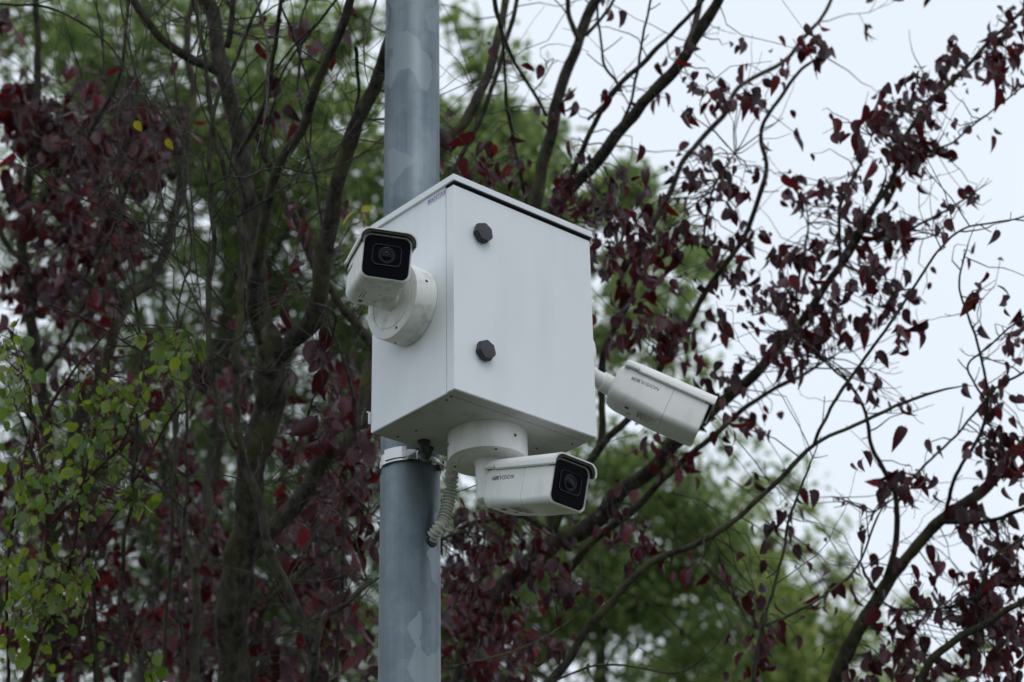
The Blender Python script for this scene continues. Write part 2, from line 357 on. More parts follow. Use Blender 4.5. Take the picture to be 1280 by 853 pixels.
    # sun shield: folded sheet over the top
    def shield(x, zl, off, th=.0026):
        w, hh, r = BW / 2 + off, BH / 2 + off, .019
        o = []
        for sgn, seq in ((1, range(0, 9)), (-1, range(8, -1, -1))):
            if sgn == 1: o.append((x, w, hh - zl))
            for k in seq:
                t = radians(90 * k / 8); o.append((x, sgn * (w - r + r * cos(t)), hh - r + r * sin(t)))
            if sgn == -1: o.append((x, -w, hh - zl))
        return o
    def both(x, zl, off, th=.0026):
        a = shield(x, zl, off + th); b = shield(x, zl, off)[::-1]; return a + b
    sh = MB().loft([both(-BL + .004, .010, .0015), both(-BL + .012, .013, .0030), both(-BL + .030, .0135, .0034), both(-BL + .036, .0215, .0036), both(-BL * .5, .0225, .0040), both(-.004, .0235, .0044), both(.008, .0245, .0048), both(.0095, .0235, .0050)])
    s_ = part(sh, 'sun_shield', dirty, root)
    ln = MB().loft([both(-.010, .0200, .0003, .0036), both(.0072, .0205, .0003, .0042)])
    ln.build('shield_liner_shade', m_black, s_)  # black liner; its colour also carries the shade under the shield front
    # lettering on both flanks
    lm = text_mesh('HIKVISION', .0114, .00008, .15)
    t = link('lettering', lm, m_logo, hs); t.matrix_local = Matrix.Translation((-.137, -BW / 2 - .0001, .010)) @ Matrix.Rotation(pi / 2, 4, 'X')
    t = link('lettering', lm, m_logo, hs); t.matrix_local = Matrix.Translation((-.137, BW / 2 + .0001, .010)) @ Matrix.Rotation(pi, 4, 'Z') @ Matrix.Rotation(pi / 2, 4, 'X')
    # print on the underside
    q = MB(); rd = random.Random(kind)
    zz = -BH / 2 * .985 - .0004
    def dash(x0, x1, y0, y1): q.box(x0, x1, y0, y1 + .0003, zz - .0002, zz + .0012)
    dash(-.150, -.141, .006, .0065)
    for r_ in range(5 if kind != 1 else 2):
        y = -.026 + r_ * .0062; x = -.128
        while x < -.088:
            l = rd.uniform(.002, .007); dash(x, min(x + l, -.086), y, y + .0010); x += l + rd.uniform(.0012, .003)
    dash(-.156, -.148, -.023, -.016); 
    if kind != 1: dash(-.118, -.1165, .006, .012); dash(-.110, -.109, .004, .013); dash(-.104, -.1025, .006, .012)
    for x in (-.098, -.094): dash(x, x + .0018, .008, .010)
    q.build('rating_print', m_print, hs)
    return root
za = Vector((cos(TH), sin(TH), 0)); zbv = Vector((-sin(TH), cos(TH), 0))
make_camera('white bullet camera facing the viewer on the left cabinet side', Vector((-.2308, 3.4818, 1.6 + 1.9171)), radians(14.2), radians(-11.2), radians(-2.7), cabl((0, .129, .2205)), -za, 1)
make_camera('white bullet camera hanging below the cabinet from a round base', CAM + (Vector((.1038, 3.7091, 1.6 + 1.5466)) - CAM) * .988, radians(44), radians(-13.9), radians(-.6), cabl((.1864, .1263, -.001)), Vector((0, 0, -1)), 2)
make_camera('white bullet camera seen side on pointing right and down from the cabinet', Vector((.3874, 4.0183, 1.6 + 1.8082)), radians(96.3), radians(-24.7), radians(4.1), cabl((CW, .128, .222)), za, 3)

# ------------------------------------------------------------------ conduit and clamp
def crom(P, n):
    """smooth curve through points [(Vector, value...)] as lists"""
    out = []
    Q = [P[0]] + list(P) + [P[-1]]
    for i in range(1, len(Q) - 2):
        a, b, c, d = [np.array(x, float) for x in Q[i - 1:i + 3]]
        for k in range(n):
            t = k / n
            out.append(.5 * ((2 * b) + (c - a) * t + (2 * a - 5 * b + 4 * c - d) * t * t + (3 * b - a - 3 * c + d) * t ** 3))
    out.append(np.array(P[-1], float)); return out
def tube_rings(pts, radii, sides):
    rings = []; prev = None
    for i, p in enumerate(pts):
        a = pts[max(0, i - 1)]; b = pts[min(len(pts) - 1, i + 1)]; t = Vector(b) - Vector(a)
        if t.length < 1e-9: t = Vector((0, 0, 1))
        t.normalize()
        if prev is None: prev = t.orthogonal()
        u = (prev - t * prev.dot(t)); u = u.normalized() if u.length > 1e-6 else t.orthogonal().normalized()
        prev = u; w = t.cross(u); P = Vector(p)
        rings.append([P + (u * cos(2 * pi * k / sides) + w * sin(2 * pi * k / sides)) * radii[i] for k in range(sides)])
    return rings
def pole_hit(u, v, f=1.0):
    """point on the pole's near surface at a pixel"""
    D = at(u, v, 1) - CAM; dx, dy = D.x, D.y; ox, oy = CAM.x - PX, CAM.y - PY
    A = dx * dx + dy * dy; B = 2 * (ox * dx + oy * dy); C = ox * ox + oy * oy - (PR * f) ** 2
    s = (-B - math.sqrt(max(0, B * B - 4 * A * C))) / (2 * A); return CAM + D * s
pe = pole_hit(540, 676)
def plane_hit(u, v, z):
    D_ = at(u, v, 1) - CAM; return CAM + D_ * ((z - CAM.z) / D_.z)
p_top = plane_hit(562, 569, CO.z - .001)
dtop = (p_top - CAM).dot(FW)
cp = [p_top, p_top + Vector((0, 0, -.03)), at(565, 598, dtop - .002), at(562, 622, dtop - .006), at(554, 650, (dtop + (pe - CAM).dot(FW)) / 2 - .01), pe + (pe - Vector((PX, PY, pe.z))).normalized() * .018 + Vector((0, 0, .022)), pe - (pe - Vector((PX, PY, pe.z))).normalized() * .01]
cc = crom([tuple(p) for p in cp], 40)
con = thing('cable_conduit', 'grey corrugated cable conduit curving from the cabinet into the pole', 'conduit', Matrix.Translation(p_top)); cinv = -p_top
L = 0; rad = []; pts = []
for i, p in enumerate(cc):
    if i: L += (Vector(cc[i]) - Vector(cc[i - 1])).length
    rad.append(.0118 + .0022 * max(-1, min(1, 1.6 * cos(2 * pi * L / .0072))) if L > .032 else .0075); pts.append(Vector(p) + cinv)
# resample densely so that each corrugation is real
D_ = crom([tuple(p) for p in pts], 5); L = 0; rad = []
for i, p in enumerate(D_):
    if i: L += (Vector(D_[i]) - Vector(D_[i - 1])).length
    rad.append(.0114 + .0020 * max(-1, min(1, 1.6 * cos(2 * pi * L / .0076))))
k = next(i for i in range(len(D_)) if (Vector(D_[i]) - Vector(D_[0])).length > .036)
MB().loft(tube_rings(D_[k:], rad[k:], 20)).build('corrugated_tube', m_conduit, con, 60)
MB().loft(tube_rings(D_[:k + 3], [.0065] * (k + 3), 16)).build('cable_sleeve', m_conduit, con)

nrm = (pe - Vector((PX, PY, pe.z))).normalized()
MB().lathe([(.0138, -.004), (.0138, .0018), (.0125, .0028), (.010, .0028)], frame(pe - p_top, nrm), 28).build('grommet', m_black, con)
zc = pole_hit(515, 571).z
cl = thing('pole_clamp', 'shiny stainless band clamp around the pole just below the cabinet', 'clamp', Matrix.Translation((PX, PY, zc)))
MB().lathe([(PR + .0008, -.008), (PR + .0022, -.0085), (PR + .0022, .0085), (PR + .0008, .008)], n=80, cap=False).build('band', m_stain, cl)
def arc_plate(a0, a1, r0, r1, z0, z1, n=14):
    R_ = []
    for i in range(n + 1):
        a = radians(a0 + (a1 - a0) * i / n); c, s = cos(a), sin(a)
        R_.append([(r0 * c, r0 * s, z0), (r1 * c, r1 * s, z0), (r1 * c, r1 * s, z1), (r0 * c, r0 * s, z1)])
    return MB().loft(R_)
arc_plate(212, 282, PR + .0025, PR + .007, -.009, .013).build('clamp_plate', m_stain, cl, 20)
arc_plate(226, 266, PR + .0072, PR + .0105, -.004, .019).build('clamp_plate', m_stain, cl, 20)
arc_plate(268, 292, PR + .0025, PR + .0095, -.009, .006).build('clamp_plate', m_stain, cl, 20)
q = MB(); M = Matrix.Rotation(radians(-75), 4, 'Z') @ Matrix.Translation((PR, 0, 0))
q.box(0, .016, -.003, .003, -.012, .008, .001); q.v = [tuple(M @ Vector(p)) for p in q.v]; q.build('lug', m_stain, cl)
for a in (-50, -20):
    q = MB(); q.box(0, .014, -.0015, .0015, -.012, .008, .0006); M = Matrix.Rotation(radians(a), 4, 'Z') @ Matrix.Translation((PR, 0, -.004)); q.v = [tuple(M @ Vector(p)) for p in q.v]; q.build('lug', m_stain, cl)
M = Matrix.Rotation(radians(-35), 4, 'Z') @ Matrix.Translation((PR + .009, -.02, -.006)) @ Matrix.Rotation(-pi / 2, 4, 'X')
MB().lathe([(.003, -.01), (.003, .05), (.0055, .051), (.0055, .056)], M, 8).build('bolt', m_stain, cl)
q = MB(); q.box(0, .009, -.002, .002, -.016, -.004, .0008); M = Matrix.Rotation(radians(190), 4, 'Z') @ Matrix.Translation((PR - .001, 0, 0)); q.v = [tuple(M @ Vector(p)) for p in q.v]; q.build('hook', m_screw, cl)

# ------------------------------------------------------------------ leaves
def leaf_template(wid=.56, curl=.25, fold=.25, serr=0, n=6):
    """leaf of length 1 along +X from its stalk, normal +Z"""
    vs = []; fs = []
    prof = [0, .60, .95, 1, .80, .38, 0] if n == 6 else [0, .9, .8, 0]
    tt = [0, .07, .24, .45, .68, .86, 1] if n == 6 else [0, .33, .66, 1]
    for i in range(n + 1):
        t = tt[i]; x = .12 + .88 * t; zc_ = -curl * t * t; w = wid / 2 * prof[i]
        if i in (0, n): vs.append((x, 0, zc_))
        else: vs += [(x, -w, zc_ + fold * w), (x, 0, zc_), (x, w, zc_ + fold * w)]
    # petiole
    def idx(i, k): return 0 if i == 0 else (1 + 3 * (n - 1) if i == n else 1 + 3 * (i - 1) + k)
    for i in range(n):
        if i == 0: fs += [(0, idx(1, 0), idx(1, 1)), (0, idx(1, 1), idx(1, 2))]
        elif i == n - 1: fs += [(idx(i, 0), idx(n, 0), idx(i, 1)), (idx(i, 1), idx(n, 0), idx(i, 2))]
        else:
            fs += [(idx(i, 0), idx(i + 1, 0), idx(i + 1, 1), idx(i, 1)), (idx(i, 1), idx(i + 1, 1), idx(i + 1, 2), idx(i, 2))]
    b = len(vs); vs += [(0, -.012, .02), (0, .012, .02), (.14, .012, 0), (.14, -.012, 0)]; fs.append((b, b + 1, b + 2, b + 3))
    fs = [f[::-1] for f in fs]
    return np.array(vs, float), fs
LT = [leaf_template(.50, .34, .35), leaf_template(.58, .12, .5), leaf_template(.46, .60, .25), leaf_template(.54, -.12, .6), leaf_template(.44, .28, .95), leaf_template(.50, .9, .4), leaf_template(.52, .2, 1.3)]
LT2 = [leaf_template(.68, .15, .25), leaf_template(.60, .3, .35)]
FT = [leaf_template(.55, .2, .3, n=3)]
_cache = {}
def leaf_mesh(T, i, mat):
    k = (id(T), i, mat.name)
    if k not in _cache:
        me = bpy.data.meshes.new('leaf'); me.from_pydata(T[i][0].tolist(), [], T[i][1]); me.materials.append(mat)
        me.polygons.foreach_set('use_smooth', [True] * len(me.polygons)); _cache[k] = me
    return _cache[k]
class Leaves:
    def __init__(s, T, mat): s.T = T; s.mat = mat; s.L = []
    def add(s, p, d, size, roll=None):
        d = Vector(d).normalized(); x = d
        ref = Vector((random.gauss(0, 1), random.gauss(0, 1), random.gauss(.4, 1)))
        z = (ref - x * ref.dot(x)).normalized(); y = z.cross(x)
        s.L.append((Vector(p), x, y, z, size, random.randrange(len(s.T))))
    def build(s, root, ntop=300, name='leaf', mass='leaf_mass'):
        def score(e):
            u, v, z = proj(e[0])
            return e[4] / z if (0 < u < 1280 and 0 < v < 853) else 0
        s.L.sort(key=lambda e: -score(e)); inv = root.matrix_world.inverted()
        top = s.L[:ntop]; rest = s.L[ntop:]
        for p, x, y, z, sz, i in top:
            o = bpy.data.objects.new(name, leaf_mesh(s.T, i, s.mat)); COL.objects.link(o); o.parent = root
            o.matrix_local = inv @ Matrix(((x.x * sz, y.x * sz, z.x * sz, p.x), (x.y * sz, y.y * sz, z.y * sz, p.y), (x.z * sz, y.z * sz, z.z * sz, p.z), (0, 0, 0, 1)))
        if rest: bulk_leaves(rest, s.T, s.mat, root, mass)
def bulk_leaves(rest, T, mat, root, name):
    V = []; F = []; n = 0; off = np.array(root.matrix_world.translation)
    for i, (tv, tf) in enumerate(T):
        E = [e for e in rest if e[5] == i]
        if not E: continue
        R_ = np.array([[list(e[1]), list(e[2]), list(e[3])] for e in E]) * np.array([e[4] for e in E])[:, None, None]
        P = np.array([list(e[0]) for e in E]) - off
        vv = np.einsum('vk,nkc->nvc', tv, R_) + P[:, None, :]
        V.append(vv.reshape(-1, 3)); k = len(tv)
        for j in range(len(E)):
            b = n + j * k; F += [tuple(q + b for q in f) for f in tf]
        n += k * len(E)
    me = bpy.data.meshes.new(name); me.from_pydata(np.concatenate(V).tolist(), [], F); me.materials.append(mat)
    me.polygons.foreach_set('use_smooth', [True] * len(me.polygons))
    o = link(name, me, None, root); o['kind'] = 'stuff'; return o

# ------------------------------------------------------------------ branches
K = .8       # how near the purple trees stand: sizes of leaves and twigs follow
class Tree:
    def __init__(s, name, label, cat, foot, bark, twigm, leaves=None, group=None):
        s.root = thing(name, label, cat, Matrix.Translation(foot), group); s.bark = bark; s.twigm = twigm
        s.tw = MB(); s.lv = leaves; s.curves = []
    def limb(s, pts, name='branch', sides=10, rough=.12, sub=6, mat=None, wig=.0):
        """pts: [(world point, radius)]"""
        C = crom([(*p, r) for p, r in pts], sub)
        P = []; R_ = []
        for i, c in enumerate(C):
            r = max(.0006, c[3]); v = Vector(c[:3])
            w = r * .5 + wig; nv = noise.noise_vector(v * 9) + noise.noise_vector(v * 31) * (.35 if r < .006 else 0); P.append(v + nv * w * (0 < i < len(C) - 1)); R_.append(r * (1 + .12 * noise.noise(v * 14)))
        s.curves.append((P, R_))
        rings = tube_rings(P, R_, sides)
        if rough:
            for rg_, r in zip(rings, R_):
                for k, q in enumerate(rg_):
                    rg_[k] = q + Vector(noise.noise_vector(q * 28)) * r * rough * 1.6 + Vector(noise.noise_vector(q * 90)) * r * rough * .5
        m = MB().loft(rings); T = -s.root.location; m.v = [(x + T.x, y + T.y, z + T.z) for x, y, z in m.v]
        o = m.build(name, mat or s.bark, s.root, None); o.data.polygons.foreach_set('use_smooth', [True] * len(o.data.polygons)); return P, R_
    def px(s, pts, d0, d1, w0, w1, **k):
        """limb through photograph pixels, depth d0 to d1, width w0 to w1 pixels"""
        n = len(pts); o = []
        for i, (u, v) in enumerate(pts):
            t = i / (n - 1); d = d0 + (d1 - d0) * t; w = w0 + (w1 - w0) * t
            if i == 0 and w > 11 and 0 < v < 853: w *= .45
            if i == n - 1 and 5 < u < 1275 and 5 < v < 848 and w < 6: w *= .35
            o.append((at(u, v, d), w / 2 / FPX * d))
        u, v = pts[-1]
        if not (0 < u < 1280 and 0 < v < 853):      # limbs that leave the picture go on and taper out
            e, r_ = o[-1]; dd = (e - o[-2][0]).normalized(); Lx = min(1.1, 60 * r_)
            o += [(e + dd * Lx * .5 + Vector((0, 0, .03)), r_ * .6), (e + dd * Lx + Vector((.05, 0, .10)), r_ * .12)]
        big = max(w0, w1); k.setdefault('sides', 16 if big > 14 else 10 if big > 7 else 7)
        k.setdefault('wig', .004 if big < 8 else .005); k.setdefault('sub', 9 if big < 8 else 6)
        P, R_ = s.limb(o, **k); s.spurs(P, R_); return P, R_
    def twig(s, p, d, L, r, bend=.5, up=.0, kids=0, seg=9, **k): return s._twig(p, d, L * K, r * K, bend, up, kids, seg, **k)
    def spurs(s, P, R_, gap=.05):
        """short side shoots with a bud at the tip, alternating along a bare branch"""
        a = 0
        for i in range(1, len(P) - 1):
            a += (P[i] - P[i - 1]).length
            if a > gap and R_[i] < .008:
                a = random.uniform(-.05, .02); t = (P[i + 1] - P[i - 1]).normalized()
                d = (t * random.uniform(.3, 1) + Vector((random.gauss(0, 1), random.gauss(0, 1), random.gauss(.1, 1))) * .7).normalized()
                L = random.choice((.008, .012, .02, .035, .06)); q = P[i] + d * L * .5 + Vector((0, 0, L * .08)); e = P[i] + d * L + Vector((0, 0, L * .25))
                r = min(.0016, R_[i] * .6) + .0003; T = s.root.location
                s.tw.loft([[z - T for z in g] for g in tube_rings([P[i], q, e], [r, r * .75, r * .7], 4)])
    def _twig(s, p, d, L, r, bend=.5, up=.0, kids=0, seg=9, leaf=0, lsz=(.045, .065), droop=.6):
        """thin wandering twig; leaves and side twigs along it"""
        p = Vector(p); d = Vector(d).normalized(); P = [p]; st_ = L / seg
        for i in range(seg):
            d = (d + Vector((random.gauss(0, 1), random.gauss(0, 1), random.gauss(0, 1))) * bend * .40 + Vector((0, 0, up)) * .22).normalized()
            p = p + d * st_; P.append(p)
        R_ = [max(.0007, r * (1 - .75 * i / seg)) for i in range(seg + 1)]
        m = tube_rings(P, R_, 4 if r < .0025 else 5); T = s.root.location
        s.tw.loft([[q - T for q in ring] for ring in m])
        for i in range(2, seg + 1):
            if kids and random.random() < kids:
                dd = (P[i] - P[i - 1]).normalized(); q = (dd + Vector((random.gauss(0, 1), random.gauss(0, 1), random.gauss(0, 1))) * .75).normalized()
                s._twig(P[i], q, L * random.uniform(.15, .45), r * .55, bend, up, kids * .35, 5, leaf, lsz, droop)
            if leaf and random.random() < leaf: s.tuft(P[i], random.choice((1, 2, 3, 3, 4)), lsz, droop)
        return P
    def tuft(s, p, n, lsz=(.045, .065), droop=.6):
        for _ in range(n):
            d = Vector((random.gauss(0, 1), random.gauss(0, 1), random.gauss(0, .6))).normalized() + Vector((0, 0, -droop * random.uniform(.6, 3.2)))
            s.lv.add(p + Vector((random.gauss(0, .020), random.gauss(0, .020), random.gauss(0, .022))) * K, d, random.uniform(*lsz) * random.choice((.55, .75, .9, 1, 1.12)) * K)
    def nearest(s, q):
        best = None
        for P, R_ in s.curves:
            for i in range(0, len(P), 2):
                dd = (P[i] - q).length_squared
                if best is None or dd < best[0]: best = (dd, P[i])
        return best[1]
    def sprays(s, poly, n, spread, d0, d1, per=(3, 6), lsz=(.045, .065), droop=.6, jit=.25, link_=True, r=.0018, dens=1.35):
        """leafy sprays scattered along a pixel path; each hangs on a twig from the nearest limb"""
        seg = [math.dist(poly[i], poly[i + 1]) for i in range(len(poly) - 1)]; tot = sum(seg) or 1
        for _ in range(int(n * dens)):
            x = random.random() * tot; a = 0
            for i, l in enumerate(seg):
                if x <= a + l or i == len(seg) - 1: break
                a += l
            t = (x - a) / (l or 1); u = poly[i][0] + (poly[i + 1][0] - poly[i][0]) * t; v = poly[i][1] + (poly[i + 1][1] - poly[i][1]) * t
            T = (a + l * t) / tot; ang = random.random() * 2 * pi; rr_ = spread * math.sqrt(random.random())
            q = at(u + rr_ * cos(ang), v + rr_ * sin(ang), d0 + (d1 - d0) * T + random.gauss(0, jit) * K)
            if link_:
                b = s.nearest(q); L = (q - b).length
                if L > .4: b = q + (b - q).normalized() * .4; L = .4
                if L > .02:
                    k = 5; P = [b]
                    sag = Vector((random.gauss(0, .05), random.gauss(0, .05), random.gauss(.03, .05))) * L * 2
                    for j in range(1, k + 1):
                        tt = j / k; P.append(b.lerp(q, tt) + sag * sin(pi * tt) + (Vector((random.gauss(0, 1), random.gauss(0, 1), random.gauss(0, 1))) * .006 if j < k else Vector()))
                    m = tube_rings(P, [r * (1 - .6 * j / k) for j in range(k + 1)], 4); T0 = s.root.location
                    s.tw.loft([[z - T0 for z in ring] for ring in m])
                    if L > .08 and random.random() < .6: s.tuft(P[3], random.choice((1, 2, 3)), lsz, droop)
            s.tuft(q, max(1, round(random.randint(*per) * .62)), lsz, droop)
    def done(s, ntop=300):
        if s.tw.v:
            o = s.tw.build('twigs', s.twigm, s.root, None); o['kind'] = 'stuff'
            o.data.polygons.foreach_set('use_smooth', [True] * len(o.data.polygons))
        if s.lv and s.lv.L: s.lv.build(s.root, ntop)
def rise(foot, p, d, r0, r1):
    """points from the foot up to just below p, closer together towards p"""
    L = (p - foot).length; ds = []; x = d
    while x < L * .7: ds.append(x); x *= 1.9
    return [(foot.lerp(p, 1 - x / L), r1 + (r0 - r1) * (x / L)) for x in reversed(ds)]
def ground_of(p, lean=(0, 0)): return Vector((p.x + lean[0], p.y + lean[1], 0))

# ---- plum tree with the forked trunk, left of the pole
D = 5.1
p = at(293, 853, D); footA = ground_of(p, (-.05, .1))
A = Tree('plum_tree', 'dark purple-leaved plum tree with thick forked trunk left of the pole', 'tree', footA, m_bark1, m_twig, Leaves(LT, m_plum), 'purple leaved trees behind the pole')
r = 20 / FPX * D
A.limb([(footA + Vector((0, 0, -.05)), r * 1.9), (footA + Vector((0, 0, .35)), r * 1.35)] + rise(footA, p, .22, r * 1.35, r) + [(p, r), (at(298, 740, D), r * .98), (at(312, 630, D), r * .92), (at(328, 530, D), r * .9), (at(338, 455, D), r * .98), (at(340, 425, D), r * .85), (at(342, 410, D), r * .5)], 'trunk', 28, .1, 12)
A.px([(334, 462), (328, 410), (320, 350), (313, 280), (301, 200), (286, 110), (270, 50), (257, -5), (240, -70)], D, D + .3, 27, 17)
A.px([(340, 462), (360, 432), (385, 405), (398, 365), (404, 325), (411, 285), (425, 230), (440, 170), (456, 128), (482, 66), (505, -10), (520, -60)], D, D - .1, 26, 15)
A.px([(325, 430), (316, 380), (322, 320), (337, 235), (352, 195), (378, 155), (394, 105), (424, 45), (440, -5), (455, -70)], D - .05, D - .4, 15, 10)
A.px([(283, 100), (262, 82), (235, 72), (205, 50), (180, 20), (160, -8), (140, -50)], D + .2, D + .1, 13, 9)
# low mossy limb going up behind the box
A.px([(296, 748), (318, 694), (337, 664), (371, 627), (408, 574), (442, 537), (456, 500), (470, 445), (495, 370), (520, 290), (548, 195), (583, 150), (601, 116), (616, 70), (625, 30), (633, -8), (640, -60)], D + .015, D + .8, 25, 8, mat=m_bark2)
A.px([(470, 445), (462, 430), (442, 401), (420, 375), (390, 322), (375, 289), (352, 240), (326, 187), (318, 150)], D + .25, D + .3, 13, 8)
A.px([(378, 870), (392, 818), (360, 743), (337, 683), (319, 615), (297, 535), (294, 457), (302, 375), (300, 300), (280, 215), (262, 120), (248, 30), (240, -20)], D - .5, D - .3, 15, 4)
A.px([(297, 560), (278, 515), (262, 469), (259, 375), (268, 300), (262, 220), (270, 130), (300, 60), (330, -10)], D - .45, D - .3, 9, 4)
A.px([(392, 818), (405, 773), (431, 754), (450, 735), (462, 724)], D - .5, D - .4, 10, 6)
A.px([(536, 290), (564, 216), (601, 149), (625, 79), (647, 0), (655, -40)], D + .4, D + .5, 7, 5)
A.px([(296, 200), (330, 130), (345, 60), (352, -10)], D + .1, D - .2, 7, 5)
A.px([(283, 60), (290, 20), (296, -20)], D, D, 8, 7)
for (a, b_, n) in (((404, 325), (480, 250), 2), ((440, 170), (470, 40), 2)):
    pass
# fine traced twigs crossing the left
for pl, w in (([(40, 210), (70, 235), (120, 255), (178, 290), (215, 320), (250, 345), (280, 372)], 3), ([(0, 5), (60, 10), (110, 35), (150, 75), (185, 140), (215, 190), (245, 235)], 3.2),
              ([(60, 380), (110, 400), (160, 430), (215, 455), (262, 480)], 3), ([(135, 140), (165, 110), (180, 60), (190, 0)], 3), ([(150, 0), (170, 90), (190, 170), (205, 260), (230, 330)], 2.6),
              ([(350, 0), (372, 60), (390, 130), (385, 200), (360, 240)], 3), ([(470, 0), (455, 60), (462, 110)], 3), ([(240, 0), (255, 60), (262, 140), (300, 230), (320, 300)], 3.5),
              ([(420, 0), (380, 50), (350, 100), (330, 180), (315, 260)], 3.5), ([(320, 0), (335, 60), (332, 130), (318, 200)], 4), ([(395, 30), (340, 90), (300, 150), (285, 230), (275, 330)], 3),
              ([(200, 100), (225, 170), (240, 250), (245, 330), (255, 420)], 3), ([(395, 380), (420, 400), (400, 470), (370, 560), (350, 600)], 4), ([(445, 60), (448, 110), (435, 170), (400, 210)], 5),
              ([(140, 560), (190, 600), (235, 640), (270, 690)], 3), ([(460, 640), (430, 610), (400, 560)], 3)):
    A.px(pl, D - .3, D + random.uniform(-.8, .4), w, w * .6, name='branch', mat=m_twig, sub=5)
for _ in range(165):
    P, R_ = random.choice(A.curves[1:14]); i = random.randrange(2, len(P)); 
    A.twig(P[i], Vector((random.gauss(0, .6), random.gauss(0, .4), random.uniform(.1, 1.2))), random.uniform(.3, 1.1), random.uniform(.0015, .0034), .8, .25, .35, 10)
for poly, n, sp, l in (([(330, 400), (380, 240), (440, 250)], 10, 30, 2), ([(380, 440), (440, 520), (465, 650)], 34, 32, 4), ([(350, 380), (400, 330), (460, 300)], 7, 25, 2), ([(240, 60), (300, 30), (460, 20)], 7, 40, 2), ([(560, 120), (560, 190), (640, 230)], 12, 26, 3), ([(340, 120), (370, 130)], 4, 16, 3), ([(440, 560), (420, 700), (455, 840)], 40, 38, 4)):
    A.sprays(poly, n, sp, D - .1, D + .3, (1, l), (.064, .09), 1.0, dens=1.0)
P = A.twig(at(400, 290, D - .2), at(440, 274, D - .4) - at(400, 290, D - .2), .12, .002, .3)
A.done()
yl = Leaves(LT2, m_yellow); inv = A.root.matrix_world.inverted()
for (u, v, du, dv, sz) in ((446, 262, -14, 12, .05), (450, 262, 8, 14, .036), (450, 264, 9, -3, .03), (168, 150, 6, 10, .03), (208, 172, 4, 10, .03)):
    a_ = at(u, v, D - .3); yl.add(a_, at(u + du, v + dv, D - .3) - a_, sz)
for p_, x, y, z, sz, i in yl.L:
    o = bpy.data.objects.new('leaf', leaf_mesh(LT2, i, m_yellow)); COL.objects.link(o); o.parent = A.root; o['label'] = 'yellow leaf'
    o.matrix_local = inv @ Matrix(((x.x * sz, y.x * sz, z.x * sz, p_.x), (x.y * sz, y.y * sz, z.y * sz, p_.y), (x.z * sz, y.z * sz, z.z * sz, p_.z), (0, 0, 0, 1)))

# ---- plum tree whose limbs sweep up behind the box to the right
D = 5.7
p = at(572, 860, D); footB = ground_of(p, (-.25, .1))
B = Tree('plum_tree', 'purple-leaved plum tree whose mossy limb sweeps from the pole up to the right', 'tree', footB, m_bark1, m_twig, Leaves(LT, m_plum), 'purple leaved trees behind the pole')
r = 14 / FPX * D
B.limb([(footB + Vector((0, 0, -.05)), r * 2.1), (footB + Vector((0, 0, .4)), r * 1.5)] + rise(footB, p, .12, r * 1.5, r) + [(p, r), (at(585, 814, D), r), (at(619, 752, D), r), (at(653, 708, D), r), (at(688, 680, D), r * .95), (at(700, 674, D), r * .8), (at(712, 668, D), r * .5)], 'trunk', 24, .1, 12, mat=m_bark2)
B.px([(680, 684), (722, 664), (760, 632), (815, 587), (858, 544), (896, 510), (942, 468), (993, 409), (1027, 367), (1069, 307), (1092, 262), (1108, 215)], D, D - .2, 24, 5, mat=m_bark2)
B.px([(690, 740), (712, 711), (753, 666), (801, 629), (849, 581), (879, 556), (926, 514), (964, 489), (1001, 470), (1050, 440)], D + .2, D + .1, 12, 4, mat=m_bark2)
B.px([(690, 678), (698, 650), (712, 612), (742, 576), (761, 548), (784, 523), (824, 464), (867, 392), (900, 337), (934, 291), (951, 240), (958, 207), (955, 162), (983, 112), (1008, 84), (1029, 70)], D, D - .1, 12, 3.5)
B.px([(742, 576), (754, 550), (753, 510), (757, 442), (782, 383), (803, 312), (837, 240), (860, 193), (906, 144), (923, 109), (976, 81), (1001, 53), (1032, 14), (1045, -20)], D, D + .2, 10, 4)
B.px([(688, 680), (692, 620), (684, 500), (672, 400), (666, 300), (668, 260), (677, 207), (689, 159), (702, 107), (720, 55), (737, 20), (752, -10), (770, -60)], D, D + .1, 18, 12)
B.px([(684, 500), (680, 380), (686, 280), (695, 255), (729, 223), (772, 165), (799, 140), (833, 104), (863, 61), (897, 0), (915, -50)], D, D - .3, 18, 12)
B.px([(688, 285), (700, 250), (723, 198), (744, 155), (769, 116), (808, 73), (845, 37), (880, -5)], D - .1, D - .3, 8, 5)
B.px([(722, 52), (711, 18), (709, -10)], D, D, 7, 6); B.px([(733, 45), (750, 25), (768, -5)], D, D - .1, 5, 4)
B.px([(858, 60), (868, 30), (880, -10)], D - .1, D, 9, 8)
B.px([(683, 145), (650, 88), (631, 46), (616, -5)], D, D - .3, 5, 4)
B.px([(672, 330), (659, 253), (644, 189), (634, 137), (631, 91), (628, 55), (618, 0)], D, D - .4, 5, 3.5)
B.px([(735, 150), (770, 112), (755, 80), (748, 30), (746, 0)], D, D - .2, 4, 3); B.px([(772, 165), (792, 120), (800, 60), (812, 0)], D - .1, D - .3, 4, 3)
B.px([(660, 880), (705, 828), (746, 773), (774, 739), (815, 701), (870, 680), (924, 648), (965, 610), (1020, 556), (1077, 527), (1162, 493), (1212, 482)], D - .5, D - .6, 12, 3)
B.px([(1018, 556), (1040, 505), (1086, 441), (1130, 380), (1160, 330), (1200, 290), (1240, 278), (1280, 270)], D - .6, D - .7, 5, 2)
B.px([(1050, 330), (1080, 276), (1113, 225), (1131, 176), (1159, 134), (1194, 98), (1233, 56), (1264, 28), (1290, 0)], D - .2, D - .2, 7, 4)
B.px([(1052, 330), (1048, 280), (1053, 253), (1071, 211), (1090, 170)], D - .2, D - .3, 5, 3)
B.px([(1078, 288), (1120, 295), (1162, 274), (1198, 253), (1240, 226)], D - .2, D - .4, 4, 2)
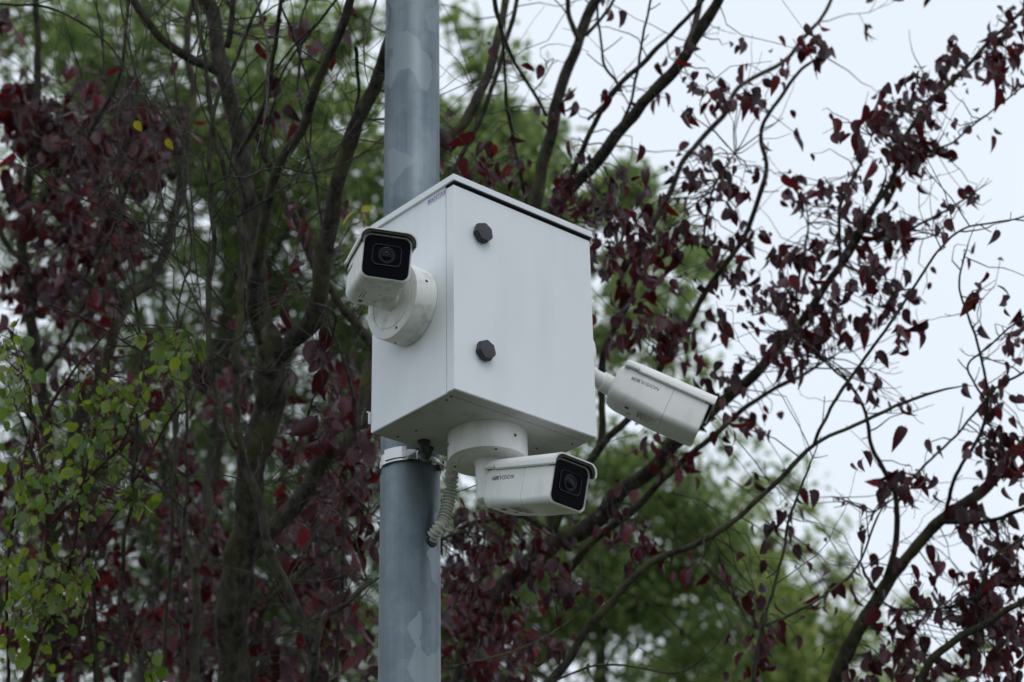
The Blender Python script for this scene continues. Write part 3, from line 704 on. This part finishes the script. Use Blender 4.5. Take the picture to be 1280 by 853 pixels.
B.px([(1140, 195), (1187, 179), (1226, 148), (1290, 96)], D - .2, D - .4, 3, 2)
B.px([(900, 337), (880, 300), (890, 240), (920, 190)], D, D - .3, 4, 2.5); B.px([(993, 409), (1000, 340), (1010, 290), (1005, 240)], D - .1, D, 4, 2.5)
B.px([(1100, 280), (1140, 300), (1180, 290)], D - .2, D - .4, 3, 2)
B.px([(550, 677), (580, 660), (609, 649), (653, 645), (690, 668)], D - .4, D, 4, 9)
B.px([(940, 853), (950, 797), (965, 745), (979, 687), (987, 650), (1005, 602), (1027, 545)], D - .9, D - .8, 5, 2.5)
B.px([(957, 782), (1005, 760), (1045, 734), (1075, 705), (1093, 650), (1112, 621)], D - .9, D - .7, 4, 2.5)
B.px([(560, 835), (640, 815), (700, 785), (755, 735)], D - .8, D - .5, 3, 2); B.px([(690, 853), (760, 830), (850, 840), (900, 800)], D - .8, D - 1, 3, 2)
B.px([(1061, 480), (1030, 450), (1000, 420)], D - .5, D - .2, 3, 3)
for _ in range(58):
    P, R_ = random.choice(B.curves[1:26]); i = random.randrange(2, len(P))
    B.twig(P[i], Vector((random.gauss(.2, .6), random.gauss(0, .4), random.uniform(-.2, 1.1))), random.uniform(.12, .5), random.uniform(.0017, .0030), .5, .15, .22, 9, leaf=.035, lsz=(.045, .068), droop=1.1)
SPB = (  # path, sprays, spread, leaves per spray
    ([(1060, 260), (1100, 200), (1130, 150), (1165, 120), (1200, 85), (1240, 50), (1280, 20)], 62, 38, (3, 6)),
    ([(1110, 120), (1140, 150), (1120, 190), (1090, 160)], 22, 42, (4, 7)),
    ([(1030, 220), (1060, 290), (1110, 280), (1160, 270), (1215, 240)], 26, 20, (3, 5)),
    ([(1180, 200), (1230, 160), (1260, 90)], 8, 22, (2, 4)),
    ([(860, 120), (900, 130), (950, 100), (1020, 40)], 22, 26, (3, 5)),
    ([(840, 130), (850, 80), (930, 60)], 12, 25, (2, 4)),
    ([(860, 200), (900, 230), (930, 260)], 16, 30, (3, 5)),
    ([(940, 200), (990, 240), (1010, 130)], 12, 25, (1, 3)),
    ([(700, 230), (740, 260), (780, 250), (820, 220)], 36, 40, (3, 6)),
    ([(720, 200), (700, 140), (725, 120)], 8, 14, (2, 5)),
    ([(750, 300), (790, 300), (840, 330)], 34, 40, (3, 6)),
    ([(860, 320), (930, 320), (980, 340), (1040, 320), (1110, 300)], 46, 38, (3, 6)),
    ([(900, 380), (960, 380), (1010, 400), (1060, 380)], 34, 36, (3, 6)),
    ([(760, 380), (820, 420), (870, 420)], 26, 36, (3, 5)),
    ([(860, 500), (900, 460), (940, 430), (1050, 420)], 26, 30, (2, 5)),
    ([(1100, 390), (1140, 390), (1140, 370)], 14, 22, (3, 5)),
    ([(880, 540), (920, 520), (1010, 530)], 8, 22, (1, 3)),
    ([(800, 560), (860, 560), (870, 590)], 12, 26, (2, 4)),
    ([(1110, 500), (1140, 500)], 4, 14, (2, 4)),
    ([(760, 620), (790, 640), (760, 660)], 8, 22, (1, 4)),
    ([(800, 690), (845, 690), (860, 710)], 9, 18, (3, 5)),
    ([(560, 650), (620, 660), (660, 660), (690, 700)], 30, 32, (3, 6)),
    ([(560, 700), (600, 720), (620, 790), (560, 830)], 46, 40, (4, 7)),
    ([(680, 700), (700, 740), (740, 750)], 16, 24, (2, 5)),
    ([(640, 800), (700, 800), (700, 840), (620, 850)], 22, 30, (2, 5)),
    ([(560, 60), (620, 30), (650, 100)], 4, 40, (1, 1)),
    ([(960, 740), (965, 800), (940, 840)], 14, 16, (2, 4)),
    ([(1010, 750), (1060, 720), (1080, 700)], 9, 14, (2, 3)),
    ([(985, 640), (1010, 600)], 5, 14, (2, 3)),
    ([(890, 820), (920, 840), (950, 850)], 6, 16, (1, 3)),
    ([(560, 210), (640, 230), (680, 210)], 14, 22, (2, 5)))
for poly, n, sp, per in SPB: B.sprays(poly, n, sp, D - .2, D - .2, per, (.046, .070), 1.1, .22, dens=1.12)
B.done()

# ---- plum tree at the lower right
D = 5.4
p = at(1038, 865, D); footC = ground_of(at(960, 1080, D), (0, 0))
C_ = Tree('plum_tree', 'purple-leaved plum tree with a bare slanting stem at the lower right', 'tree', footC, m_bark1, m_twig, Leaves(LT, m_plum), 'purple leaved trees behind the pole')
r = 9.5 / FPX * D
C_.limb([(footC + Vector((0, 0, -.05)), r * 2.4), (footC + Vector((0, 0, .4)), r * 1.8)] + rise(footC, at(970, 1050, D), .2, r * 1.8, r * 1.2) + [(at(970, 1050, D), r * 1.2), (at(1000, 960, D), r * 1.1), (p, r), (at(1056, 822, D), r), (at(1075, 790, D), r * .95), (at(1097, 753, D), r * .9), (at(1119, 716, D), r * .8), (at(1152, 676, D), r * .75), (at(1181, 646, D), r * .75), (at(1229, 613, D), r * .7), (at(1258, 580, D), r * .62), (at(1290, 545, D), r * .6), (at(1340, 500, D), r * .5), (at(1420, 420, D), r * .36), (at(1500, 330, D), r * .12)], 'trunk', 20, .1, 10)
C_.px([(1102, 745), (1110, 722), (1119, 676), (1121, 624), (1104, 588), (1088, 552), (1082, 518), (1061, 480), (1040, 456)], D, D - .2, 9, 3)
C_.px([(1175, 650), (1211, 654), (1251, 646), (1290, 632)], D, D - .2, 7, 5)
C_.px([(1183, 640), (1186, 622), (1192, 597), (1225, 544), (1234, 493), (1225, 438), (1208, 388), (1200, 345), (1221, 278)], D, D - .4, 6, 2)
C_.px([(1118, 640), (1140, 600), (1170, 569), (1200, 540), (1240, 490), (1280, 465)], D, D - .3, 3.5, 3)
C_.px([(1140, 870), (1167, 823), (1200, 797), (1229, 782), (1255, 760), (1290, 742)], D - .3, D - .4, 11, 8)
C_.px([(1215, 790), (1225, 740), (1240, 700), (1280, 670)], D - .3, D - .4, 4, 3)
C_.px([(1098, 750), (1130, 762), (1180, 760), (1210, 750)], D, D - .3, 3, 2)
C_.px([(1100, 745), (1080, 715), (1076, 700)], D, D - .3, 4, 3)
C_.px([(1232, 500), (1210, 460), (1240, 430), (1290, 385)], D - .2, D - .4, 3, 2.5)
C_.px([(1120, 622), (1090, 640), (1065, 630), (1040, 620)], D, D - .2, 2.5, 2)
for _ in range(50):
    P, R_ = random.choice(C_.curves[1:]); i = random.randrange(1, len(P))
    C_.twig(P[i], Vector((random.gauss(0, .8), random.gauss(0, .4), random.uniform(-.4, .9))), random.uniform(.12, .42), random.uniform(.0016, .0028), .5, .1, .22, 8, leaf=.035, lsz=(.045, .068), droop=1.1)
for poly, n, sp, per in (
    ([(1110, 600), (1130, 610), (1150, 590)], 14, 14, (2, 5)), ([(1080, 620), (1075, 640)], 3, 10, (1, 2)), ([(1230, 590), (1250, 560), (1275, 580)], 22, 26, (3, 5)),
    ([(1200, 640), (1215, 635)], 6, 12, (3, 5)), ([(1220, 720), (1240, 750), (1240, 780)], 30, 26, (4, 6)), ([(1255, 700), (1280, 700)], 14, 24, (3, 5)),
    ([(1080, 840), (1120, 840), (1160, 830), (1210, 850), (1270, 830)], 46, 26, (3, 6)), ([(1100, 765), (1120, 775), (1135, 765)], 8, 12, (2, 4)),
    ([(1150, 750), (1160, 755)], 4, 9, (2, 4)), ([(1270, 400), (1275, 420)], 7, 12, (3, 5)), ([(1225, 480), (1240, 495), (1260, 470)], 12, 18, (2, 4)),
    ([(1210, 300), (1215, 400)], 4, 14, (1, 2)), ([(1080, 740), (1090, 745)], 3, 10, (1, 2)), ([(1265, 750), (1280, 790)], 14, 22, (3, 5)), ([(1240, 330), (1240, 370)], 3, 12, (1, 2))):
    C_.sprays(poly, n, sp, D - .1, D - .2, per, (.050, .072), 1.1, .16, dens=1.05)
C_.done()

# ---- leafy purple tree filling the left edge
D = 6.4
p = at(60, 870, D); footD = ground_of(p, (0, .1))
Dt = Tree('plum_tree', 'dense purple-leaved plum tree filling the far left edge', 'tree', footD, m_bark2, m_twig, Leaves(LT, m_plum), 'purple leaved trees behind the pole')
r = 9 / FPX * D
Dt.limb([(footD + Vector((0, 0, -.05)), r * 2.4)] + rise(footD, p, .4, r * 2, r) + [(p, r), (at(62, 700, D), r), (at(58, 560, D), r * .9), (at(50, 470, D), r * .85), (at(38, 400, D), r * .8), (at(26, 310, D), r * .7), (at(42, 180, D), r * .6), (at(48, 80, D), r * .5), (at(44, -30, D), r * .4)], 'trunk', 16, .1, 8)
Dt.px([(62, 700), (90, 560), (116, 487), (142, 424), (161, 375), (195, 341), (220, 270), (232, 190), (240, 120), (235, 40), (245, -30)], D, D + .6, 18, 8)
Dt.px([(26, 310), (60, 240), (110, 170), (150, 90), (160, 0)], D, D - .3, 8, 4); Dt.px([(30, 330), (5, 300), (-20, 200)], D, D, 8, 6)
Dt.px([(50, 470), (90, 420), (120, 340), (150, 260), (170, 210), (215, 180)], D, D - .5, 7, 3)
Dt.px([(116, 487), (170, 500), (240, 470), (290, 430)], D, D, 6, 3); Dt.px([(240, 880), (244, 833), (242, 713), (228, 660), (215, 600), (220, 500)], D - .8, D - .4, 12, 6)
Dt.px([(242, 713), (260, 670), (262, 600), (275, 540)], D - .7, D - .5, 8, 5)
Dt.px([(300, 880), (330, 760), (400, 700), (460, 650), (500, 600)], D, D, 8, 4); Dt.px([(200, 880), (212, 720), (216, 600), (222, 533), (230, 430)], D - 1.2, D - 1, 5, 4)
Dt.px([(120, 870), (115, 800), (100, 720), (72, 640), (55, 600), (30, 540), (10, 480)], D - 1.2, D - 1.2, 8, 4)
Dt.px([(125, 870), (118, 760), (108, 660), (100, 540), (98, 440)], D - 1.3, D - 1.3, 5, 3)
for _ in range(45):
    P, R_ = random.choice(Dt.curves); i = random.randrange(1, len(P))
    Dt.twig(P[i], Vector((random.gauss(.2, .7), random.gauss(0, .4), random.uniform(-.1, 1.2))), random.uniform(.4, 1.3), random.uniform(.0016, .0036), .7, .2, .3, 11)
for poly, n, sp, per in (
    ([(10, 20), (15, 90), (40, 150), (110, 110)], 34, 36, (2, 5)), ([(30, 180), (100, 180), (190, 150), (200, 180)], 85, 42, (3, 6)),
    ([(60, 240), (120, 210), (190, 200), (230, 190)], 26, 24, (3, 5)), ([(10, 120), (60, 170), (130, 190)], 60, 36, (3, 6)), ([(30, 260), (100, 250), (140, 290), (60, 310)], 90, 44, (3, 6)), ([(110, 140), (130, 100), (140, 95)], 12, 18, (3, 5)),
    ([(10, 350), (80, 360), (110, 380)], 46, 36, (3, 5)), ([(20, 440), (100, 450), (200, 480), (300, 470)], 70, 46, (2, 5)),
    ([(170, 560), (230, 620), (250, 700), (200, 800)], 90, 52, (3, 6)), ([(340, 500), (380, 600), (400, 700), (440, 830)], 95, 48, (3, 6)),
    ([(20, 550), (40, 700), (60, 830)], 70, 50, (3, 6)), ([(120, 640), (140, 740), (130, 840)], 60, 46, (3, 6)), ([(200, 30), (260, 120), (310, 150)], 8, 40, (1, 2)), ([(420, 440), (460, 560)], 30, 36, (3, 5)), ([(280, 760), (340, 840)], 26, 40, (3, 5)), ([(180, 820), (440, 840)], 40, 34, (3, 5)),
    ([(590, 700), (600, 800), (680, 840)], 40, 46, (3, 6))):
    Dt.sprays(poly, n, sp, D + .1, D + .4, per, (.064, .092), 1.0, .35, dens=1.0)
Dt.done()

# ---- bare grey saplings among them
def sapling(u, top, depth, label, w, n):
    p = at(u, 860, depth); ft = ground_of(p); T_ = Tree('bare_sapling', label, 'sapling', ft, m_twig, m_twig, Leaves(LT, m_plum), 'bare grey saplings at the left')
    r = w / 2 / FPX * depth
    T_.limb([(ft, r * 1.6)] + rise(ft, p, .22, r * 1.6, r) + [(p, r)] + [(at(x, y, depth), r * (1 - .6 * (i + 1) / len(top))) for i, (x, y) in enumerate(top)], 'stem', 8, .08, 7, wig=.01)
    P, R_ = T_.curves[0]; k0 = len(P) // 3
    for _ in range(n):
        i = random.randrange(k0, len(P)); T_.twig(P[i], Vector((random.gauss(0, .5), random.gauss(0, .3), random.uniform(.5, 1.3))), random.uniform(.4, 1.5), random.uniform(.0014, .003), .55, .3, .4, 12)
    T_.done()
sapling(150, [(152, 760), (160, 660), (170, 560), (176, 470), (168, 360), (150, 260), (140, 120), (120, 0)], 5.0, 'thin bare grey sapling behind the green leafy shrub', 6, 9)
sapling(228, [(229, 760), (230, 640), (232, 520), (222, 420), (238, 300), (225, 160), (205, 20)], 4.9, 'thin bare grey sapling midway between the shrub and forked trunk', 5, 5)
sapling(420, [(430, 760), (432, 640), (446, 560), (440, 480), (410, 380), (400, 250), (372, 120), (385, 0)], 5.2, 'thin bare grey sapling just left of the steel pole', 6, 9)

# ---- green shrub, lower left
D = 4.9
p = at(30, 870, D); footG = ground_of(p, (.05, 0))
G = Tree('green_shrub', 'tall shrub with small bright green leaves at the lower left', 'shrub', footG, m_twigr, m_twigr, Leaves(LT2, m_green))
G.limb([(footG, .022)] + rise(footG, p, .25, .022, .010) + [(p, .010), (at(50, 760, D), .008), (at(60, 660, D), .006), (at(50, 560, D), .005), (at(30, 470, D), .003), (at(10, 410, D), .002)], 'stem', 8, .06, 6)
for pl in ([(20, 870), (60, 780), (90, 690), (105, 600), (128, 500), (140, 440), (143, 380)], [(10, 870), (10, 700), (25, 600), (40, 520)], [(50, 760), (110, 690), (170, 600), (215, 520), (250, 470)], [(60, 660), (110, 600), (150, 560), (165, 520)], [(30, 860), (90, 800), (150, 790)], [(40, 560), (80, 480), (120, 430), (150, 400)]):
    G.px(pl, D, D + random.uniform(-.3, .3), 4.5, 2, mat=m_twigr)
for poly, n, sp, per in (([(10, 420), (20, 470), (10, 500)], 16, 18, (2, 4)), ([(100, 470), (130, 490), (160, 520)], 12, 22, (2, 3)), ([(200, 430), (230, 420), (240, 450), (190, 480)], 13, 20, (2, 4)),
    ([(100, 520), (130, 560), (110, 600)], 30, 28, (2, 4)), ([(20, 560), (60, 600), (40, 660)], 34, 40, (2, 4)), ([(100, 640), (180, 600), (170, 640)], 14, 24, (2, 3)),
    ([(20, 700), (70, 740), (40, 800), (20, 840)], 60, 42, (2, 4)), ([(90, 700), (100, 740)], 12, 24, (2, 3)), ([(165, 620), (185, 630)], 5, 14, (2, 3)), ([(170, 840), (200, 825)], 6, 12, (2, 3)), ([(180, 500), (150, 510)], 7, 18, (2, 3))):
    G.sprays(poly, n, sp, D, D, per, (.030, .050), .7, .2, r=.0017, dens=1.75)
G.done()

# ------------------------------------------------------------------ far green trees
def far_tree(label, depth, clumps, foot_px, mat, leafsize=.10, trunk_r=.16):
    """clumps: (u, v, radius px, leaves)"""
    u0 = foot_px; p = at(u0, 853, depth); ft = ground_of(p)
    depth *= 1.35; trunk_r *= 1.3; leafsize *= 1.2
    p = at(u0, 853, depth); ft = ground_of(p)
    root = thing('green_tree', label, 'tree', Matrix.Translation(ft), 'green trees far behind')
    cs = [(at(u, v, depth + random.gauss(0, .9)), rp_ / FPX * depth, n) for u, v, rp_, n in clumps]
    top = max(c[0].z for c in cs)
    pts = [(ft + Vector((0, 0, -.1)), trunk_r * 1.5), (ft + Vector((.1, 0, top * .25)), trunk_r), (ft + Vector((-.15, .1, top * .5)), trunk_r * .75), (ft + Vector((.1, -.1, top * .8)), trunk_r * .4), (ft + Vector((0, 0, top)), trunk_r * .08)]
    Cc = crom([(*a, b) for a, b in pts], 6); P = [Vector(c[:3]) - ft for c in Cc]
    MB().loft(tube_rings(P, [c[3] for c in Cc], 12)).build('trunk', m_barkb, root, None)
    lv = []; brn = MB()
    for c, R_, n in cs:
        b = min(P, key=lambda q: (q + ft - c).length + max(0, (q + ft - c).z) * 3)
        m = (b + (c - ft)) / 2 + Vector((0, 0, .25)); br = MB().loft(tube_rings([b, m, c - ft], [trunk_r * .3, trunk_r * .2, .02], 6))
        br.build('branch', m_barkb, root, None)
        # sub-clumps give light and dark masses and gaps
        n = int(n * 1.15)
        subs = [(c + Vector((random.gauss(0, .55), random.gauss(0, .7), random.gauss(0, .45))) * R_, R_ * random.uniform(.20, .46)) for _ in range(max(5, int(n / 90)))]
        for _ in range(n):
            sc, sr = random.choice(subs); d = Vector((random.gauss(0, 1), random.gauss(0, 1), random.gauss(0, .75)))
            q = sc + d * sr * .62
            x = Vector((random.gauss(0, 1), random.gauss(0, 1), random.gauss(-.3, .7))).normalized(); rf = Vector((random.gauss(0, .6), random.gauss(0, .6), 1)); z = (rf - x * rf.dot(x)).normalized()
            lv.append((q, x, z.cross(x), z, leafsize * random.uniform(.7, 1.3), 0))
    bulk_leaves(lv, FT, mat, root, 'crown'); return root
random.seed(11)
far_tree('tall pale green tree blurred behind the forked trunk top', 17, [(60, 30, 110, 1900), (180, 60, 110, 2100), (290, 20, 100, 1600), (380, 90, 100, 1600), (430, 190, 95, 1700), (240, 170, 110, 2200), (330, 230, 100, 2200), (120, 160, 90, 1600), (440, 20, 70, 600)], 250, m_far)
far_tree('blurred green tree low behind the forked trunk', 19, [(60, 320, 120, 1800), (200, 330, 120, 2400), (330, 360, 110, 2400), (440, 330, 90, 1800), (160, 450, 110, 1700), (300, 500, 110, 2200), (430, 480, 100, 2400), (60, 480, 100, 1500)], 180, m_far2)
far_tree('dark green tree filling the lower left background', 21, [(40, 620, 120, 3300), (170, 620, 110, 2550), (300, 640, 120, 4050), (430, 630, 110, 3900), (60, 790, 120, 3900), (200, 790, 120, 3600), (340, 800, 120, 4200), (460, 780, 110, 3900)], 330, m_far2)
far_tree('blurred green tree rising just right of the pole top', 16, [(590, 130, 75, 1300), (640, 190, 70, 1500), (570, 230, 90, 1800), (660, 260, 60, 1100), (600, 330, 100, 1500), (780, 250, 60, 700), (800, 330, 80, 1100), (740, 420, 110, 1500), (850, 330, 45, 350)], 620, m_far)
far_tree('blurred green tree low behind the bottom camera', 18, [(600, 620, 100, 2000), (700, 600, 100, 1500), (790, 640, 100, 2000), (870, 640, 80, 1300), (640, 740, 110, 2600), (760, 760, 110, 2600), (860, 760, 100, 2400), (600, 840, 100, 2200), (840, 560, 60, 500)], 740, m_far)
far_tree('rounded yellow-green tree at the bottom right of centre', 20, [(930, 800, 90, 2200), (1010, 830, 90, 1800), (960, 740, 60, 800), (1060, 800, 60, 800), (880, 850, 80, 1700), (1120, 870, 70, 1000), (900, 700, 60, 600), (1090, 740, 50, 260), (1010, 690, 50, 220), (950, 660, 55, 300), (1160, 820, 50, 240), (1000, 760, 60, 600)], 980, m_far3)
print('objects', len(bpy.data.objects))
